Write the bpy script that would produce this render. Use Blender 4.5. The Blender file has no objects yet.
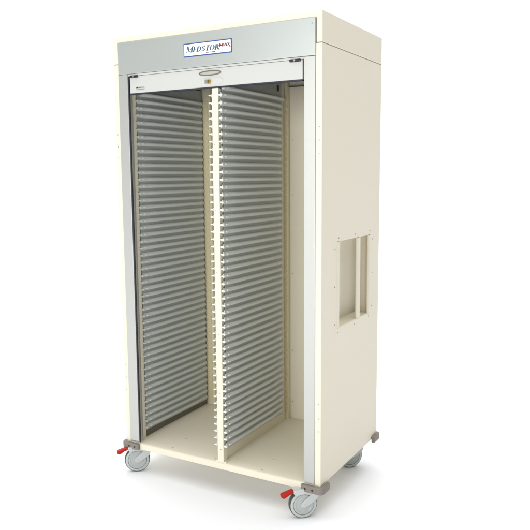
import bpy, bmesh, math, random
from mathutils import Matrix, Vector

C = bpy.context.scene.collection
SC = bpy.context.scene
W, D, H = 1.0445, 0.644, 1.90
ZH = 1.782            # seam between the cabinet body and its top cap
ZG = -0.151           # ground
ROOT = Vector((W / 2, D / 2, ZG))

# ------------------------------------------------------------------ materials
def mat(name, col, rough=0.5, metal=0.0, spec=0.5, bump=0.0, bscale=400.0, vary=0.0, vscale=6.0,
        coat=0.0, stretch=None, trans=0.0, sss=0.0):
    m = bpy.data.materials.new(name)
    m.use_nodes = True
    nt = m.node_tree
    b = nt.nodes['Principled BSDF']
    b.inputs['Base Color'].default_value = (*col, 1)
    b.inputs['Roughness'].default_value = rough
    b.inputs['Metallic'].default_value = metal
    b.inputs['Specular IOR Level'].default_value = spec
    b.inputs['Coat Weight'].default_value = coat
    b.inputs['Coat Roughness'].default_value = 0.15
    b.inputs['Transmission Weight'].default_value = trans
    tc = nt.nodes.new('ShaderNodeTexCoord')
    mp = nt.nodes.new('ShaderNodeMapping')
    nt.links.new(tc.outputs['Object'], mp.inputs['Vector'])
    if stretch:
        mp.inputs['Scale'].default_value = stretch
    if bump:
        n = nt.nodes.new('ShaderNodeTexNoise')
        n.inputs['Scale'].default_value = bscale
        n.inputs['Detail'].default_value = 3
        nt.links.new(mp.outputs['Vector'], n.inputs['Vector'])
        bp = nt.nodes.new('ShaderNodeBump')
        bp.inputs['Strength'].default_value = bump
        bp.inputs['Distance'].default_value = 0.002
        nt.links.new(n.outputs['Fac'], bp.inputs['Height'])
        nt.links.new(bp.outputs['Normal'], b.inputs['Normal'])
    if vary:
        n2 = nt.nodes.new('ShaderNodeTexNoise')
        n2.inputs['Scale'].default_value = vscale
        n2.inputs['Detail'].default_value = 4
        nt.links.new(mp.outputs['Vector'], n2.inputs['Vector'])
        mr = nt.nodes.new('ShaderNodeMapRange')
        mr.inputs['To Min'].default_value = rough - vary
        mr.inputs['To Max'].default_value = rough + vary
        nt.links.new(n2.outputs['Fac'], mr.inputs['Value'])
        nt.links.new(mr.outputs['Result'], b.inputs['Roughness'])
    return m

CREAM = mat('cream_powder_coat', (0.765, 0.715, 0.58), rough=0.42, spec=0.4, bump=0.10, bscale=900, vary=0.05)
ALU = mat('brushed_aluminium', (0.50, 0.53, 0.505), rough=0.34, metal=0.6, bump=0.06, bscale=60,
          stretch=(0.6, 0.6, 30), vary=0.05)
ALUV = mat('brushed_aluminium_post', (0.51, 0.515, 0.485), rough=0.38, metal=0.6, bump=0.05, bscale=60,
           stretch=(30, 30, 0.6), vary=0.04)
DOOR = mat('pale_slat_plastic', (0.54, 0.545, 0.515), rough=0.4, bump=0.03)
RUBBER = mat('black_rubber', (0.012, 0.014, 0.03), rough=0.5)
LATCH = mat('black_latch_plastic', (0.008, 0.008, 0.014), rough=0.25)
PANEL = mat('shaded_panel', (0.35, 0.375, 0.37), rough=0.30, spec=0.5)  # darker than the runners: see-through depth and shade between ribs in its colour
RUNNER = mat('smoked_runner', (0.58, 0.61, 0.585), rough=0.22, spec=0.5, bump=0.12, bscale=60, stretch=(1, 0.15, 1))
NUB = mat('nub_highlight_white', (0.74, 0.76, 0.72), rough=0.25, spec=0.6)  # clear runner tips in white: their highlights are put into the colour
AMBER = mat('amber_plastic', (0.72, 0.65, 0.42), rough=0.35, spec=0.5, bump=0.2, bscale=120)
TAN = mat('tan_powder_coat', (0.72, 0.67, 0.48), rough=0.45, bump=0.1, bscale=900)
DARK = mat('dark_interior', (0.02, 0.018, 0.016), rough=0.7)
SCREW = mat('screw_steel', (0.30, 0.31, 0.31), rough=0.4, metal=0.6)
TAUPE = mat('taupe_bumper_rubber', (0.215, 0.185, 0.165), rough=0.55, bump=0.15, bscale=300)
BOLT = mat('dark_bolt', (0.03, 0.03, 0.035), rough=0.4, metal=0.5)
BRASS = mat('brass', (0.62, 0.40, 0.10), rough=0.25, metal=1.0)
STEEL = mat('polished_steel', (0.42, 0.41, 0.38), rough=0.3, metal=0.9)
CASTER = mat('pale_grey_nylon', (0.53, 0.56, 0.55), rough=0.35, spec=0.5, bump=0.04, bscale=200)
HUBM = mat('pale_grey_wheel_cover', (0.42, 0.455, 0.44), rough=0.22, spec=0.6)
GROOVE = mat('dark_groove', (0.10, 0.11, 0.105), rough=0.6)
TYRE = mat('grey_tyre_rubber', (0.055, 0.065, 0.06), rough=0.6, bump=0.2, bscale=300)
SIDEWALL = mat('light_grey_tyre_wall', (0.50, 0.53, 0.51), rough=0.45)
RED = mat('red_pedal', (0.42, 0.012, 0.008), rough=0.45, spec=0.25)
WHITE = mat('label_white', (0.9, 0.92, 0.92), rough=0.35)
BLUE = mat('label_blue', (0.025, 0.085, 0.26), rough=0.4)
NAVY = mat('label_navy', (0.035, 0.085, 0.14), rough=0.4)
MAROON = mat('label_maroon', (0.20, 0.022, 0.018), rough=0.4)
SILVTAPE = mat('small_badge_silver', (0.50, 0.51, 0.49), rough=0.4)
FLOOR = mat('white_studio_sweep', (0.93, 0.94, 0.96), rough=0.6, spec=0.2)

# ------------------------------------------------------------------ helpers
def box(bm, a, b):
    x0, y0, z0 = a; x1, y1, z1 = b
    v = [bm.verts.new(p) for p in ((x0,y0,z0),(x1,y0,z0),(x1,y1,z0),(x0,y1,z0),(x0,y0,z1),(x1,y0,z1),(x1,y1,z1),(x0,y1,z1))]
    fs = [bm.faces.new([v[i] for i in q]) for q in ((0,3,2,1),(4,5,6,7),(0,1,5,4),(1,2,6,5),(2,3,7,6),(3,0,4,7))]
    return v, fs

def cyl(bm, c, axis, r, h, n=24, r2=None, dome=False):
    """cylinder from c along axis (Vector) for length h"""
    axis = Vector(axis).normalized(); c = Vector(c)
    q = Vector((0, 0, 1)).rotation_difference(axis).to_matrix()
    r2 = r if r2 is None else r2
    lo = [bm.verts.new(c + q @ Vector((r*math.cos(t), r*math.sin(t), 0))) for t in (2*math.pi*i/n for i in range(n))]
    hi = [bm.verts.new(c + q @ Vector((r2*math.cos(t), r2*math.sin(t), h))) for t in (2*math.pi*i/n for i in range(n))]
    for i in range(n):
        bm.faces.new((lo[i], lo[(i+1) % n], hi[(i+1) % n], hi[i]))
    bm.faces.new(lo[::-1]); bm.faces.new(hi)

def prism(bm, pts, M, d0, d1):
    """2-D outline pts extruded from d0 to d1; M maps (a, b, depth) to world"""
    n = len(pts)
    lo = [bm.verts.new(M @ Vector((p[0], p[1], d0))) for p in pts]
    hi = [bm.verts.new(M @ Vector((p[0], p[1], d1))) for p in pts]
    for i in range(n):
        bm.faces.new((lo[i], lo[(i+1) % n], hi[(i+1) % n], hi[i]))
    bm.faces.new(lo[::-1]); bm.faces.new(hi)

def lathe(bm, prof, M, n=48, closed=True):
    rings = [[bm.verts.new(M @ Vector((r*math.cos(t), r*math.sin(t), h))) for t in (2*math.pi*i/n for i in range(n))] for r, h in prof]
    k = len(rings)
    for j in range(k if closed else k-1):
        a, b = rings[j], rings[(j+1) % k]
        for i in range(n):
            bm.faces.new((a[i], a[(i+1) % n], b[(i+1) % n], b[i]))
    return rings

def part(name, bm, m, parent=None, bevel=0.0, seg=3, smooth=False, loc=None, cut=None):
    bmesh.ops.recalc_face_normals(bm, faces=bm.faces[:])
    if parent is not None and loc is None:
        bmesh.ops.translate(bm, verts=bm.verts[:], vec=-ROOT)
    me = bpy.data.meshes.new(name)
    bm.to_mesh(me); bm.free()
    for mm in (m if isinstance(m, (list, tuple)) else [m]):
        me.materials.append(mm)
    o = bpy.data.objects.new(name, me); C.objects.link(o)
    o.parent = parent
    if loc is not None:
        o.location = loc
    if cut:
        for a, b in cut:
            cb = bmesh.new(); box(cb, Vector(a) - ROOT, Vector(b) - ROOT)
            bmesh.ops.recalc_face_normals(cb, faces=cb.faces[:])
            cm = bpy.data.meshes.new('cutter'); cb.to_mesh(cm); cb.free()
            co = bpy.data.objects.new('cutter', cm); C.objects.link(co)
            md = o.modifiers.new('b', 'BOOLEAN'); md.operation = 'DIFFERENCE'; md.object = co; md.solver = 'EXACT'
            bpy.context.view_layer.update()
            par = o.parent; o.parent = None
            bpy.context.view_layer.update()
            dg = bpy.context.evaluated_depsgraph_get()
            nm = bpy.data.meshes.new_from_object(o.evaluated_get(dg))
            o.modifiers.clear(); o.data = nm; nm.name = name
            o.parent = par
            bpy.data.objects.remove(co); bpy.data.meshes.remove(cm)
    if bevel:
        md = o.modifiers.new('bevel', 'BEVEL'); md.width = bevel; md.segments = seg
        md.limit_method = 'ANGLE'; md.angle_limit = math.radians(40); md.harden_normals = False
    if smooth or bevel:
        for p in o.data.polygons: p.use_smooth = True
        try:
            o.data.set_sharp_from_angle(angle=math.radians(38))
        except Exception:
            pass
    return o

def slab(name, a, b, m, parent, bevel=0.0, cut=None, label=None, seg=3):
    bm = bmesh.new(); box(bm, a, b)
    o = part(name, bm, m, parent, bevel, cut=cut, seg=seg)
    if label: o['label'] = label
    return o

# ------------------------------------------------------------------ the cart
cart = bpy.data.objects.new('storage_cart', None); C.objects.link(cart)
cart.location = ROOT; cart.empty_display_size = 0.2
cart['label'] = 'tall cream medical storage cart with rolled-up door, runner columns and grey casters on white floor'
cart['category'] = 'storage cart'

FL = 0.014
# base tray with its deeper front lip (one profile, swept across the width)
bm = bmesh.new()
prof = [(0.0, -0.030), (0.0, -0.008), (0.0015, -0.004), (0.005, -0.001), (0.012, 0.001), (0.05, 0.006), (0.20, 0.011), (D - 0.0185, 0.017),
        (D - 0.0185, -0.001), (0.012, -0.004), (0.012, -0.030)]
def floor_z(y):
    return 0.001 + 0.005*(y - 0.012)/0.038 if y < 0.05 else (0.006 + 0.005*(y - 0.05)/0.15 if y < 0.2 else 0.011 + 0.006*(y - 0.2)/(D - 0.2185))
Mx = Matrix(((0, 0, 1, 0), (1, 0, 0, 0), (0, 1, 0, 0), (0, 0, 0, 1)))
prism(bm, prof, Mx, 0.002, W - 0.002)
base = part('base_tray', bm, CREAM, cart, 0.0015, 2)

T = 0.0275
side_l = slab('side_panel', (0, 0.0005, 0.002), (T, D, ZH - 0.0014), CREAM, cart, 0.003)
WY0, WY1, WZ0, WZ1 = 0.157, 0.531, 0.64, 1.005
side_r = slab('side_panel', (W - T, 0.0005, -0.001), (W, D, ZH - 0.0012), CREAM, cart, 0.0035,
              cut=[((W - T - 0.1, WY0, WZ0), (W + 0.1, WY1, WZ1))], label='cream side panel with the recessed pocket')
back = slab('back_panel', (T + 0.0005, D - 0.018, -0.0005), (W - T - 0.0005, D - 0.001, ZH - 0.003), CREAM, cart)

# pocket behind the window of the right side
pb = bmesh.new()
dx = 0.072
x1, x0 = W - 0.004, W - dx
box(pb, (x0 - 0.003, WY0 - 0.003, WZ0 - 0.003), (x1, WY1 + 0.003, WZ1 + 0.003))
pocket = part('recessed_pocket', pb, CREAM, cart, 0.0,
              cut=[((x0, WY0 + 0.0005, WZ0 + 0.0005), (W + 0.2, WY1 - 0.0005, WZ1 - 0.0005))])
def vround(name, yc, r, xc, z0, z1, m, parent, label=None, sx=1.0):
    b = bmesh.new()
    pts = [(xc + r*sx*math.cos(t), yc + r*math.sin(t)) for t in (2*math.pi*i/20 for i in range(20))]
    prism(b, pts, Matrix.Identity(4), z0, z1)
    o = part(name, b, m, parent, smooth=True)
    if label: o['label'] = label
    return o
vround('pocket_lip', WY0 + 0.010, 0.011, W - 0.004, WZ0 + 0.001, WZ1 - 0.001, CREAM, pocket, sx=0.75)
vround('pocket_lip', WY1 - 0.012, 0.011, W - 0.003, WZ0 + 0.001, WZ1 - 0.001, CREAM, pocket, sx=0.75)
vround('grab_bar', 0.395, 0.020, W - 0.005, WZ0 + 0.001, WZ1 - 0.001, CREAM, pocket, sx=0.40)

# top cap
LY = 0.0
cap = slab('top_cap', (-0.0005, LY, ZH), (W + 0.0005, D + 0.001, H), CREAM, cart, 0.004,
           cut=[((0.0285, -0.5, ZH - 0.1), (W - 0.0255, D - 0.02, H - 0.024))])
slab('seam_gap', (0.003, 0.0015, ZH - 0.003), (W - 0.0012, D - 0.004, ZH + 0.001), mat('seam_shadow_gap', (0.22, 0.19, 0.13)), cap,
     cut=[((T + 0.002, -1, ZH - 0.1), (W - T - 0.002, D - 0.02, ZH + 0.1))])

# header fascia and door tracks
fascia = slab('header_fascia', (0.0312, -0.005, 1.7345), (1.0175, 0.012, 1.8745), ALU, cart, 0.0015)
lower = slab('fascia_flange', (0.083, -0.001, 1.7255), (0.967, 0.012, 1.7335), DOOR, fascia, 0.001)
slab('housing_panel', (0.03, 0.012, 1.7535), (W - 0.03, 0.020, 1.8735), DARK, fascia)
tr_l = slab('door_track', (0.0285, -0.004, 0.010), (0.083, 0.020, 1.7335), ALUV, cart, 0.0015)
tr_r = slab('door_track', (0.9675, -0.0015, 0.004), (1.0169, 0.040, 1.7335), ALUV, cart, 0.0015)
slab('rubber_seal', (0.0832, 0.0005, 0.006), (0.0878, 0.006, 1.727), RUBBER, tr_l)
slab('rubber_seal', (0.9600, 0.022, 0.004), (0.9673, 0.036, 1.727), RUBBER, tr_r)

# tambour door: what shows of it is the leading slat, the rest is rolled up in the header
door = slab('roll_door', (0.0905, 0.003, 1.6495), (0.9595, 0.016, 1.7245), DOOR, cart, 0.0012)
door['label'] = 'leading slat of the rolled-up tambour door'
slab('bottom_seal', (0.0905, 0.002, 1.6440), (0.9595, 0.017, 1.6490), RUBBER, door)
for xa, xb in ((0.096, 0.140), (0.905, 0.953)):
    bm = bmesh.new(); box(bm, (xa, -0.006, 1.7165), (xb, 0.0028, 1.7275))
    lt = part('door_stop', bm, LATCH, door, 0.003)
    slab('stop_highlight', ((xa+xb)/2 - 0.0045, -0.0068, 1.7185), ((xa+xb)/2 + 0.0025, -0.005, 1.7255), STEEL, lt)  # pale chip stands in for the highlight on the black stop
# finger pull
bm = bmesh.new()
n, k = 48, 12
ring = []
for i in range(n):
    t = 2*math.pi*i/n
    cx_, cz_ = 0.526 + 0.054*math.copysign(abs(math.cos(t))**0.9, math.cos(t)), 1.7065 + 0.0085*math.sin(t)
    nx, nz = math.cos(t)*0.0085, math.sin(t)*0.054
    l = math.hypot(nx, nz); nx /= l; nz /= l
    ring.append([bm.verts.new((cx_ + nx*0.0026*math.cos(s), 0.0025 + 0.0032*math.sin(s)*-1, cz_ + nz*0.0026*math.cos(s))) for s in (2*math.pi*j/k for j in range(k))])
for i in range(n):
    for j in range(k):
        bm.faces.new((ring[i][j], ring[(i+1) % n][j], ring[(i+1) % n][(j+1) % k], ring[i][(j+1) % k]))
pull = part('finger_pull', bm, mat('pull_ring_steel', (0.20, 0.195, 0.17), rough=0.3, metal=0.8), door, smooth=True)
bm = bmesh.new()
pts = [(0.526 + 0.053*math.cos(t), 1.7065 + 0.0080*math.sin(t)) for t in (2*math.pi*i/40 for i in range(40))]
Mf = Matrix(((1, 0, 0, 0), (0, 0, 1, 0), (0, 1, 0, 0), (0, 0, 0, 1)))   # (x, z, depth) -> world
prism(bm, pts, Mf, 0.0022, 0.004)
part('pull_dish', bm, mat('pull_dish_metal', (0.55, 0.54, 0.47), rough=0.35, metal=0.5), pull)
# lock
def stadium(x0, x1, zc, r, n=14):
    p = [(x1 - r + r*math.cos(t), zc + r*math.sin(t)) for t in (-math.pi/2 + math.pi*i/n for i in range(n+1))]
    p += [(x0 + r - r*math.cos(t), zc - r*math.sin(t)) for t in (-math.pi/2 + math.pi*i/n for i in range(n+1))]
    return p
bm = bmesh.new(); prism(bm, stadium(0.480, 0.590, 1.6715, 0.0135), Mf, 0.0012, 0.004)
lp = part('lock_plate', bm, DOOR, door, 0.0006, 2)
bm = bmesh.new(); box(bm, (0.502, -0.0045, 1.6625), (0.5175, 0.0012, 1.6800))
part('lock_keeper', bm, STEEL, lp, 0.002)
bm = bmesh.new(); cyl(bm, (0.523, 0.002, 1.671), (0, -1, 0), 0.0098, 0.009, 28, 0.0088)
lk = part('lock_cylinder', bm, BRASS, lp, 0.0008, 2)
bm = bmesh.new(); box(bm, (0.5220, -0.0080, 1.6665), (0.5242, -0.0068, 1.6755))
part('keyhole', bm, DARK, lk)
# small maker badge
bd = slab('badge', (0.126, 0.0014, 1.6610), (0.173, 0.003, 1.6765), SILVTAPE, door)
slab('badge_mark', (0.128, 0.0006, 1.6705), (0.139, 0.0012, 1.6750), DARK, bd)
slab('badge_mark', (0.141, 0.0006, 1.6710), (0.171, 0.0012, 1.6740), mat('badge_brown', (0.12, 0.07, 0.05)), bd)
slab('badge_mark', (0.128, 0.0006, 1.6630), (0.171, 0.0012, 1.6655), mat('badge_grey', (0.25, 0.28, 0.26)), bd)

# ---- name label on the fascia
LX0, LX1, LZ0, LZ1 = 0.3995, 0.6415, 1.7785, 1.8345
lab = slab('name_plate', (LX0, -0.0065, LZ0), (LX1, -0.0052, LZ1), BLUE, fascia)
slab('plate_face', (LX0 + 0.0045, -0.0071, LZ0 + 0.0045), (LX1 - 0.0045, -0.0064, LZ1 - 0.0045), WHITE, lab)
def stroke(bm, p, q, w0, w1=None, horiz=False):
    w1 = w0 if w1 is None else w1
    p, q = Vector(p), Vector(q)
    d = (q - p).normalized(); nrm = Vector((-d.y, d.x))
    if abs(d.y) > 0.35: nrm = Vector((1, 0))
    pts = [p - nrm*w0/2, q - nrm*w1/2, q + nrm*w1/2, p + nrm*w0/2]
    return pts
def arc(cx, cz, rx, rz, a0, a1, wmin, wmax, n=14):
    """outline of a bowl whose weight swells where it runs upright"""
    out, inn = [], []
    for i in range(n+1):
        a = math.radians(a0 + (a1 - a0)*i/n)
        w = wmin + (wmax - wmin)*abs(math.cos(a))
        out.append((cx + rx*math.cos(a), cz + rz*math.sin(a)))
        inn.append((cx + (rx - w)*math.cos(a), cz + (rz - wmin)*math.sin(a)))
    return out, inn
TK, TN = 0.23, 0.10     # thick and thin strokes, per cap height 1
def glyph(ch):
    P = []
    s = lambda p, q, w0, w1=None: P.append([stroke(None, p, q, w0, w1)])
    def serif(x, z, w=0.26): P.append([[(x - w/2, z - 0.03), (x + w/2, z - 0.03), (x + w/2, z + 0.03), (x - w/2, z + 0.03)]])
    def bowl(*a):
        o, i = arc(*a)
        for j in range(len(o) - 1):
            P.append([[o[j], o[j+1], i[j+1], i[j]]])
    if ch == 'M':
        s((0.12, 0), (0.12, 1), TN); s((0.12, 1), (0.50, 0.12), TK, TN*1.4); s((0.50, 0.12), (0.86, 1), TN); s((0.88, 0), (0.88, 1), TK)
        serif(0.12, 0.03); serif(0.88, 0.03, 0.34); serif(0.06, 0.97, 0.2); serif(0.92, 0.97, 0.24); return P, 1.06
    if ch == 'E':
        s((0.16, 0), (0.16, 1), TK)
        for z, l in ((0.035, 0.62), (0.52, 0.50), (0.965, 0.60)): P.append([[(0.06, z - 0.035), (l, z - 0.035), (l, z + 0.035), (0.06, z + 0.035)]])
        return P, 0.68
    if ch == 'D':
        s((0.16, 0), (0.16, 1), TK); serif(0.14, 0.03, 0.3); serif(0.14, 0.97, 0.3)
        bowl(0.30, 0.5, 0.48, 0.5, -90, 90, TN, TK); return P, 0.88
    if ch == 'S':
        bowl(0.32, 0.75, 0.29, 0.26, 20, 270, TN, TK*0.8); bowl(0.32, 0.26, 0.31, 0.28, -160, 90, TN, TK)
        return P, 0.66
    if ch == 'T':
        s((0.38, 0), (0.38, 1), TK); serif(0.38, 0.03, 0.32)
        P.append([[(0.02, 0.93), (0.74, 0.93), (0.74, 1.0), (0.02, 1.0)]]); return P, 0.76
    if ch == 'O':
        bowl(0.44, 0.5, 0.42, 0.52, 0, 360, TN, TK); return P, 0.92
    if ch == 'R':
        s((0.16, 0), (0.16, 1), TK); serif(0.16, 0.03, 0.32); serif(0.1, 0.97, 0.2)
        bowl(0.28, 0.74, 0.34, 0.26, -90, 90, TN, TK); s((0.36, 0.50), (0.78, -0.04), TK*1.1, TK*1.3); return P, 0.84
    if ch == 'A':
        s((0.08, 0), (0.42, 1), TN*1.6); s((0.42, 1), (0.78, 0), TK*1.3)
        P.append([[(0.2, 0.28), (0.66, 0.28), (0.66, 0.38), (0.2, 0.38)]]); return P, 0.86
    if ch == 'X':
        s((0.06, 1), (0.86, -0.45), TK*1.6, TK*0.8); s((0.08, 0), (0.72, 1), TN*1.6); return P, 0.86
    if ch == 'W':  # bold M
        s((0.14, 0), (0.14, 1), TK*1.3); s((0.14, 1), (0.50, 0.2), TK*1.2); s((0.50, 0.2), (0.86, 1), TK*1.0); s((0.88, 0), (0.88, 1), TK*1.4); return P, 1.08
    return P, 0.5
def word(name, text, x, z, h, m, parent, shear=0.22, big=None, width=1.0, y=-0.0072):
    bm = bmesh.new(); lay = 0
    for i, ch in enumerate(text):
        P, adv = glyph(ch)
        hh = big if (big and i == 0) else h
        for [poly] in P:
            pts = [(x + (px + pz*shear)*hh*width, z + pz*hh) for px, pz in poly]
            lo = y - 0.0001*(lay % 7); lay += 1
            prism(bm, pts, Mf, lo - 0.0002, -0.0069)
        x += adv*hh*width
    part(name, bm, m, parent)
    return x
xe = word('lettering', 'MEDSTOR', LX0 + 0.0125, LZ0 + 0.0175, 0.0215, NAVY, lab, big=0.0245, width=1.32)
word('lettering', 'WAX', xe - 0.001, LZ0 + 0.0275, 0.0130, MAROON, lab, width=1.55, shear=0.12)
bm = bmesh.new()
for i, (a, b) in enumerate(((0.0, 0.008), (0.0095, 0.016), (0.0175, 0.026), (0.0275, 0.035), (0.0365, 0.046))):
    box(bm, (LX0 + 0.115 + a, -0.0075, LZ0 + 0.0092), (LX0 + 0.115 + b, -0.0069, LZ0 + 0.0122))
part('underline_mark', bm, MAROON, lab)

# ---- interior: ceiling, posts, divider
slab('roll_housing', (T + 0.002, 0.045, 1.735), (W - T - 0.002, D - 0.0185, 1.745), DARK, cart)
slab('rear_rail', (0.545, D - 0.030, 1.709), (W - T - 0.001, D - 0.0185, 1.7125), GROOVE, cart)
slab('front_post', (0.5345, 0.001, 0.0015), (0.5660, 0.030, 1.6430), CREAM, cart, 0.0015)['label'] = 'cream post in the middle of the opening'
foot = slab('post_foot', (0.523, 0.004, -0.0015), (0.5780, 0.0405, 0.0068), CREAM, cart, 0.001)
slab('divider_panel', (0.5440, 0.031, 0.0035), (0.5600, 0.598, 1.7340), CREAM, cart)
slab('rear_post', (0.545, 0.600, 0.0035), (0.5765, 0.622, 1.7340), TAN, cart, 0.001)
slab('front_post', (T + 0.001, 0.047, 0.0035), (0.0675, 0.0695, 1.7340), CREAM, cart, 0.001)
slab('rear_post', (T + 0.001, 0.603, 0.0035), (0.116, 0.622, 1.7340), TAN, cart, 0.001)
slab('hook_bracket', (0.570, 0.500, 1.678), (0.580, 0.508, 1.706), DARK, cart, 0.001)

# ---- the runner columns
NR = 50      # the topmost one is half hidden by the door slat
def runner_mesh(L, p0=0.0145):
    bm = bmesh.new()
    st = [0, 0.006, 0.03, 0.05, 0.075, 0.105, 0.14, 0.2, L*0.5, L-0.2, L-0.12, L-0.075, L-0.045, L-0.02, L]
    def prot(y):
        e = min(y, L - y)
        t = max(0, min(1, (e - 0.02)/0.085)); t = t*t*(3 - 2*t)
        return 0.0055 + (p0 - 0.0055)*t
    rings = []
    for y in st:
        p = prot(y)
        cs = [(0, 0.0112), (p*0.45, 0.0102), (p*0.85, 0.0078), (p, 0.0048), (p*0.99, 0.0005), (p*0.82, -0.0050), (p*0.45, -0.0085), (0, -0.0100)]
        rings.append([bm.verts.new((x, y, z)) for x, z in cs])
    for a, b in zip(rings, rings[1:]):
        for i in range(len(a) - 1):
            bm.faces.new((a[i], a[i+1], b[i+1], b[i]))
        bm.faces.new((a[-1], a[0], b[0], b[-1]))
    bm.faces.new(rings[0][::-1]); bm.faces.new(rings[-1])
    for f in bm.faces: f.smooth = True
    def nub(a, b):
        v, fs = box(bm, a, b)
        bmesh.ops.bevel(bm, geom=list({e for f in fs for e in f.edges}), offset=0.0012, segments=2, affect='EDGES')
    nf = len(bm.faces)
    nub((-0.004, -0.010, -0.0040), (0.0125, 0.0, 0.0036))
    nub((0.0058, 0.018, -0.0028), (0.0122, 0.033, 0.0046))
    nub((0.0050, L - 0.038, -0.002), (0.0100, L - 0.026, 0.0030))
    nub((-0.002, L + 0.001, -0.0035), (0.0050, L + 0.008, 0.0035))
    bm.faces.ensure_lookup_table()
    for f in bm.faces[nf:]: f.material_index = 1
    bmesh.ops.recalc_face_normals(bm, faces=bm.faces[:])
    me = bpy.data.meshes.new('runner'); bm.to_mesh(me); bm.free()
    me.materials.append(RUNNER); me.materials.append(NUB)
    me.set_sharp_from_angle(angle=math.radians(50))
    return me

def column(x, y0, L, ztop, zlow, label, inset=0.014):
    pitch = (ztop - zlow)/(NR - 1)
    b = bmesh.new(); box(b, (x - 0.0015, y0 + inset, zlow - 0.016), (x, y0 + L, 1.7200))
    p = part('slide_panel', b, PANEL, cart); p['label'] = label
    me = runner_mesh(L); rnd = random.Random(int(x*1000))
    for i in range(NR):
        r = bpy.data.objects.new('runner', me); C.objects.link(r)
        r.parent = p
        r.location = Vector((x, y0 + (0.022 if i == 0 else 0), ztop - pitch*i + rnd.uniform(-0.0007, 0.0007))) - ROOT
        r.rotation_euler = (rnd.uniform(-0.0022, 0.0022), rnd.uniform(-0.03, 0.03), 0)
    return p
RT, RB, LT, LB = 1.6459, 0.082, 1.6566, 0.058
column(0.5735, 0.008, 0.535, RT, RB, 'shade-darkened runner panel facing the right bay')
column(0.0690, 0.070, 0.520, LT, LB, 'shade-darkened runner panel facing the left bay', 0.001)
slab('under_panel_shade', (T + 0.003, 0.064, 0.009), (0.0655, 0.596, 0.0485), mat('shade_brown', (0.15, 0.135, 0.10), rough=0.6), cart)  # dark box added in place of the shade under the left panel
# the panel on the hidden left face of the divider: only its tips show beside the post
b = bmesh.new(); box(b, (0.5300, 0.010, RB - 0.009), (0.5335, 0.545, 1.7000))
ph = part('slide_panel', b, PANEL, cart); ph['label'] = 'runner panel on the far face of the divider, only its white tips show'
b = bmesh.new()
for i in range(1, NR):
    z = RT - (RT - RB)/(NR - 1)*i
    box(b, (0.5195, -0.001, z - 0.0027), (0.5340, 0.010, z + 0.0027))
    box(b, (0.5225, 0.012, z - 0.006), (0.5298, 0.54, z + 0.006))
tips = part('runner', b, NUB, ph); tips['kind'] = 'stuff'

# amber guides at the rear of both columns, scalloped to the runner pitch
def scallop(x0, x1, y0, y1, zt, zl):
    b = bmesh.new(); pitch = (zt - zl)/(NR - 1)
    for i in range(NR):
        z = zt - pitch*i
        pts = [(x1 - 0.005 + 0.005*math.cos(t), z + 0.0125*math.sin(t)) for t in (-math.pi/2 + math.pi*j/10 for j in range(11))]
        pts += [(x0, z + 0.0125), (x0, z - 0.0125)]
        prism(b, pts, Mf, y0, y1)
        box(b, (x0, y0 + 0.001, z - pitch/2 - 0.0035), (x1 - 0.005, y1, z - 0.0128))
        cyl(b, (x0 + 0.008, y0 + 0.001, z - 0.004), (0, -1, 0), 0.0042, 0.003, 10)
    return b
part('rear_guide', scallop(0.0690, 0.1030, 0.6005, 0.6028, LT, LB), AMBER, cart, smooth=True)
part('rear_guide', scallop(0.5560, 0.5730, 0.5930, 0.5995, RT, RB), AMBER, cart, smooth=True)

# ---- screws
sb = bmesh.new(); cyl(sb, (0, 0, -0.001), (0, 0, 1), 0.0036, 0.0022, 14, 0.0026)
bmesh.ops.recalc_face_normals(sb, faces=sb.faces[:])
sme = bpy.data.meshes.new('screw'); sb.to_mesh(sme); sb.free(); sme.materials.append(SCREW)
def screw(p, axis, parent, s=1.0):
    o = bpy.data.objects.new('screw', sme); C.objects.link(o); o.parent = parent
    o.location = Vector(p) - ROOT
    o.rotation_euler = Vector((0, 0, 1)).rotation_difference(Vector(axis)).to_euler()
    o.scale = (s, s, 1)
for y, z in ((.169, 1.019), (.347, 1.022), (.526, 1.024), (.131, .975), (.559, .983), (.559, .825), (.129, .818), (.131, .658),
             (.168, .618), (.344, .621), (.521, .625), (.557, .668)):
    screw((W, y, z), (1, 0, 0), side_r, 1.15)
for z in (1.466, 1.414, 1.361, .35, .29, .235): screw((1.0325, 0.0005, z), (0, -1, 0), side_r, 0.85)
for z in (1.469, 1.414, 1.364, .38, .32, .26): screw((0.012, 0.0005, z), (0, -1, 0), side_l, 0.8)
fp = [o for o in cart.children if o.name.startswith('front_post')][0]
for x, z in ((.546, 1.409), (.546, 1.134), (.546, .865), (.552, .59), (.552, .323), (.552, .062)): screw((x, 0.001, z), (0, -1, 0), fp, 0.7)
for x, y in ((.258, .137), (.26, .030), (.526, .159), (.600, .060), (.753, .128), (.753, .022), (.508, .022), (.515, .075)): screw((x, y, floor_z(y)), (0, 0, 1), base, 0.9)
for z in (1.453, 1.181, .78, .38, .106): screw((.590, D - 0.018, z), (0, -1, 0), back, 0.9)
screw((1.0035, -0.005, 1.853), (0, -1, 0), fascia, 0.8)

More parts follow.
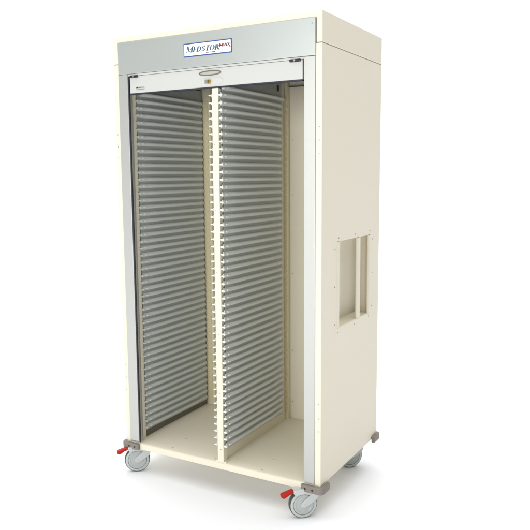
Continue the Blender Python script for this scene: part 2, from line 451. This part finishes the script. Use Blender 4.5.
# ---- corner bumpers
def bumper(cx, cy, sx, sy, l1=0.080, l2=0.064, dz=0.0):
    """L-shaped buffer round the cabinet corner (cx, cy); sx, sy point outwards"""
    t = 0.017
    pts = []
    def rc(px, py, r, a0, a1, n=6):
        for i in range(n + 1):
            a = math.radians(a0 + (a1 - a0)*i/n); pts.append((px + r*math.cos(a), py + r*math.sin(a)))
    # outline in (u along -x inward, v along +y inward), corner at 0,0, outside is negative
    o = t
    pts.append((l1, 0.0)); 
    rc(l1 - 0.004, -o + 0.004 + 0.006, 0.010, 0, -90)
    rc(-o + 0.019, -o + 0.019, 0.019, -90, -180)
    rc(-o + 0.011, l2 - 0.011, 0.011, 180, 60)
    pts.append((0.0, l2 - 0.004)); pts.append((0.0, 0.0))
    b = bmesh.new()
    M = Matrix(((-sx, 0, 0, cx), (0, -sy, 0, cy), (0, 0, 1, 0), (0, 0, 0, 1)))
    prism(b, pts, M, -0.031 + dz, -0.001 + dz)
    bo = part('corner_bumper', b, TAUPE, cart, 0.005, 3)
    for u in (0.030, 0.064):
        b = bmesh.new()
        c = M @ Vector((u, -t - 0.0003, -0.016 + dz))
        cyl(b, c + Vector((0, -sy*0.001, 0)), (0, sy, 0), 0.0042, 0.0025, 14)
        part('bolt', b, BOLT, bo)
    return bo
bumper(W, 0.0, 1, -1)
bumper(0.0, 0.0, -1, -1)
bumper(W, D, 1, 1, dz=0.017, l2=0.066)
bumper(0.0, D, -1, 1)

# ---- casters
R5 = 0.0605
def caster(wx, wy, yaw_deg, brake=True):
    """wheel centre (wx, wy); axle normal points yaw degrees from -y towards +x"""
    a = math.radians(yaw_deg)
    n = Vector((math.sin(a), -math.cos(a), 0))
    u = Vector((-math.cos(a), -math.sin(a), 0))       # trails to the left
    z = Vector((0, 0, 1))
    c = Vector((wx, wy, ZG + R5)); k = R5/0.0635
    M = Matrix(((u.x, z.x, n.x, c.x), (u.y, z.y, n.y, c.y), (u.z, z.z, n.z, c.z), (0, 0, 0, 1))) @ Matrix.Scale(k, 4)
    # fork with crown: horn-shaped cheeks either side, joined over the wheel
    b = bmesh.new()
    cheek = [(-0.007, -0.012), (0.004, -0.013), (0.012, -0.006), (0.013, 0.004), (0.006, 0.013), (-0.008, 0.026), (-0.022, 0.038), (-0.030, 0.046),
             (-0.062, 0.050), (-0.066, 0.038), (-0.060, 0.022), (-0.044, 0.010), (-0.022, -0.004)]
    prism(b, cheek, M, 0.0185, 0.0225)
    prism(b, cheek, M, -0.0225, -0.0185)
    f = part('caster', b, CASTER, cart, 0.0015, 2)
    b = bmesh.new()
    outer = [(0.046, 0.0695), (0.030, 0.0715), (0.005, 0.0745), (-0.030, 0.0755), (-0.064, 0.0735), (-0.070, 0.060), (-0.066, 0.036), (-0.058, 0.036),
             (-0.0545, 0.046), (-0.044, 0.057), (-0.028, 0.0645), (-0.010, 0.0675), (0.010, 0.0665), (0.030, 0.060), (0.044, 0.052)]
    prism(b, outer, M, -0.0225, 0.0225)
    prism(b, [(0.040, 0.046), (0.044, 0.0695), (0.005, 0.0745), (-0.030, 0.0755), (-0.064, 0.0735), (-0.066, 0.040), (-0.048, 0.034), (-0.030, 0.0475), (-0.008, 0.0505), (0.018, 0.050)], M, 0.0190, 0.0240)
    part('fork_crown', b, CASTER, f, 0.0015, 2)
    b = bmesh.new()
    sc = M @ Vector((-0.042, 0.073, 0)); cyl(b, sc, (0, 0, 1), 0.020, -ZG - R5 - 0.073*k + 0.0, 28)
    cyl(b, sc - Vector((0, 0, 0.002)), (0, 0, 1), 0.028, 0.010, 32)
    part('swivel_stem', b, STEEL, f, smooth=True)
    # tyre: dark tread band, pale walls
    b = bmesh.new()
    lathe(b, [(0.0590, -0.0150), (0.0622, -0.0125), (0.0635, -0.008), (0.0635, 0.008), (0.0622, 0.0125), (0.0590, 0.0150), (0.052, 0.0135), (0.052, -0.0135)], M, 64)
    ty = part('tyre', b, TYRE, f, smooth=True)
    b = bmesh.new()
    lathe(b, [(0.0598, 0.0135), (0.0590, 0.0158), (0.0550, 0.0172), (0.0480, 0.0172), (0.0476, 0.0130), (0.0560, 0.0125)], M, 64)
    lathe(b, [(0.0598, -0.0135), (0.0590, -0.0158), (0.0550, -0.0172), (0.0480, -0.0172), (0.0476, -0.0130), (0.0560, -0.0125)], M, 64)
    part('wheel_rim', b, SIDEWALL, f, smooth=True)
    b = bmesh.new()
    lathe(b, [(0.0474, 0.0150), (0.0474, -0.0150), (0.0462, -0.0150), (0.0462, 0.0150)], M, 64)
    part('rim_groove', b, GROOVE, f, smooth=True)
    b = bmesh.new()
    prof = [(0.0460, -0.0168), (0.0460, 0.0162), (0.0440, 0.0172), (0.036, 0.0172), (0.0345, 0.0160), (0.020, 0.0172), (0.0005, 0.0178), (0.0005, -0.0172), (0.036, -0.0172)]
    lathe(b, prof, M, 64)
    part('wheel_cover', b, HUBM, f, smooth=True)
    b = bmesh.new(); cyl(b, M @ Vector((0, 0, 0.0222)), n, 0.0062, 0.0018, 20, 0.005)
    part('axle_cap', b, CASTER, f, smooth=True)
    if brake:
        b = bmesh.new()
        ped = [(0.046, 0.071), (0.097, 0.0545), (0.103, 0.049), (0.100, 0.042), (0.090, 0.035), (0.079, 0.040), (0.064, 0.050), (0.046, 0.056)]
        prism(b, ped, M, -0.010, 0.018)
        part('brake_pedal', b, RED, f, 0.004, 3)
    return f
caster(0.9625, 0.0, 42)
caster(0.0505, 0.017, 42)
caster(0.940, 0.560, 40, brake=False)
caster(0.075, 0.575, 40, brake=False)

# ------------------------------------------------------------------ the setting
bm = bmesh.new()
v = [bm.verts.new(p) for p in ((-60, -60, ZG), (60, -60, ZG), (60, 60, ZG), (-60, 60, ZG))]
bm.faces.new(v)
fl = part('floor', bm, FLOOR); fl['kind'] = 'structure'

# ------------------------------------------------------------------ light
wd = bpy.data.worlds.new('World'); SC.world = wd; wd.use_nodes = True
nt = wd.node_tree; nt.nodes.clear()
out = nt.nodes.new('ShaderNodeOutputWorld'); bg = nt.nodes.new('ShaderNodeBackground')
tc = nt.nodes.new('ShaderNodeTexCoord')
dot = nt.nodes.new('ShaderNodeVectorMath'); dot.operation = 'DOT_PRODUCT'
dot.inputs[1].default_value = (-0.70, 0.70, 0)
nt.links.new(tc.outputs['Generated'], dot.inputs[0])
mr = nt.nodes.new('ShaderNodeMapRange'); mr.interpolation_type = 'SMOOTHSTEP'
mr.inputs['From Min'].default_value = -0.75; mr.inputs['From Max'].default_value = 0.70
mr.inputs['To Min'].default_value = 0.06; mr.inputs['To Max'].default_value = 1.70
nt.links.new(dot.outputs['Value'], mr.inputs['Value'])
sx = nt.nodes.new('ShaderNodeSeparateXYZ'); nt.links.new(tc.outputs['Generated'], sx.inputs[0])
mz = nt.nodes.new('ShaderNodeMapRange'); mz.interpolation_type = 'SMOOTHSTEP'
mz.inputs['From Min'].default_value = 0.62; mz.inputs['From Max'].default_value = 0.85
mz.inputs['To Min'].default_value = 0.0; mz.inputs['To Max'].default_value = 2.5
nt.links.new(sx.outputs['Z'], mz.inputs['Value'])
add = nt.nodes.new('ShaderNodeMath'); add.operation = 'ADD'
nt.links.new(mr.outputs['Result'], add.inputs[0]); nt.links.new(mz.outputs['Result'], add.inputs[1])
nt.links.new(add.outputs[0], bg.inputs['Strength'])
bg.inputs['Color'].default_value = (1, 1, 1, 1)
nt.links.new(bg.outputs[0], out.inputs[0])

def area(name, loc, target, sx_, sy_, power, col=(1, 1, 1)):
    L = bpy.data.lights.new(name, 'AREA'); L.shape = 'RECTANGLE'; L.size = sx_; L.size_y = sy_
    L.energy = power; L.color = col
    o = bpy.data.objects.new(name, L); C.objects.link(o)
    o.location = loc
    o.rotation_euler = (Vector(target) - Vector(loc)).to_track_quat('-Z', 'Y').to_euler()
    return o
area('high_strip_softbox', (-1.5, -5.2, 2.7), (0.6, 0, 1.3), 1.3, 1.2, 14, (1, 1, 1))
area('key_softbox', (0.6, -5.9, 1.8), (0.6, 0, 0.6), 2.4, 2.0, 262, (1, 1, 0.99))
area('fill_softbox', (3.7, -3.9, 1.5), (0.8, 0.2, 0.7), 1.8, 2.0, 26, (1, 0.99, 0.97))

# ------------------------------------------------------------------ camera
cam = bpy.data.cameras.new('camera'); co = bpy.data.objects.new('camera', cam); C.objects.link(co)
yaw, pit, roll = -0.5200888912313897, -0.13086773331887738, -0.006862126027714819
F = Vector((math.sin(yaw)*math.cos(pit), math.cos(yaw)*math.cos(pit), math.sin(pit)))
Rv = Vector((math.cos(yaw), -math.sin(yaw), 0)); U = Rv.cross(F)
R2 = Rv*math.cos(roll) + U*math.sin(roll); U2 = -Rv*math.sin(roll) + U*math.cos(roll)
co.matrix_world = Matrix(((R2.x, U2.x, -F.x, 2.181902501356537), (R2.y, U2.y, -F.y, -2.43553759144459), (R2.z, U2.z, -F.z, 1.280394690321643), (0, 0, 0, 1)))
cam.sensor_width = 36; cam.lens = 36*682.2648226810353/530
cam.clip_start = 0.05; cam.clip_end = 300
SC.camera = co
SC.view_settings.view_transform = 'Standard'; SC.view_settings.look = 'None'
SC.view_settings.exposure = -0.60; SC.view_settings.gamma = 1
SC.cycles.max_bounces = 10
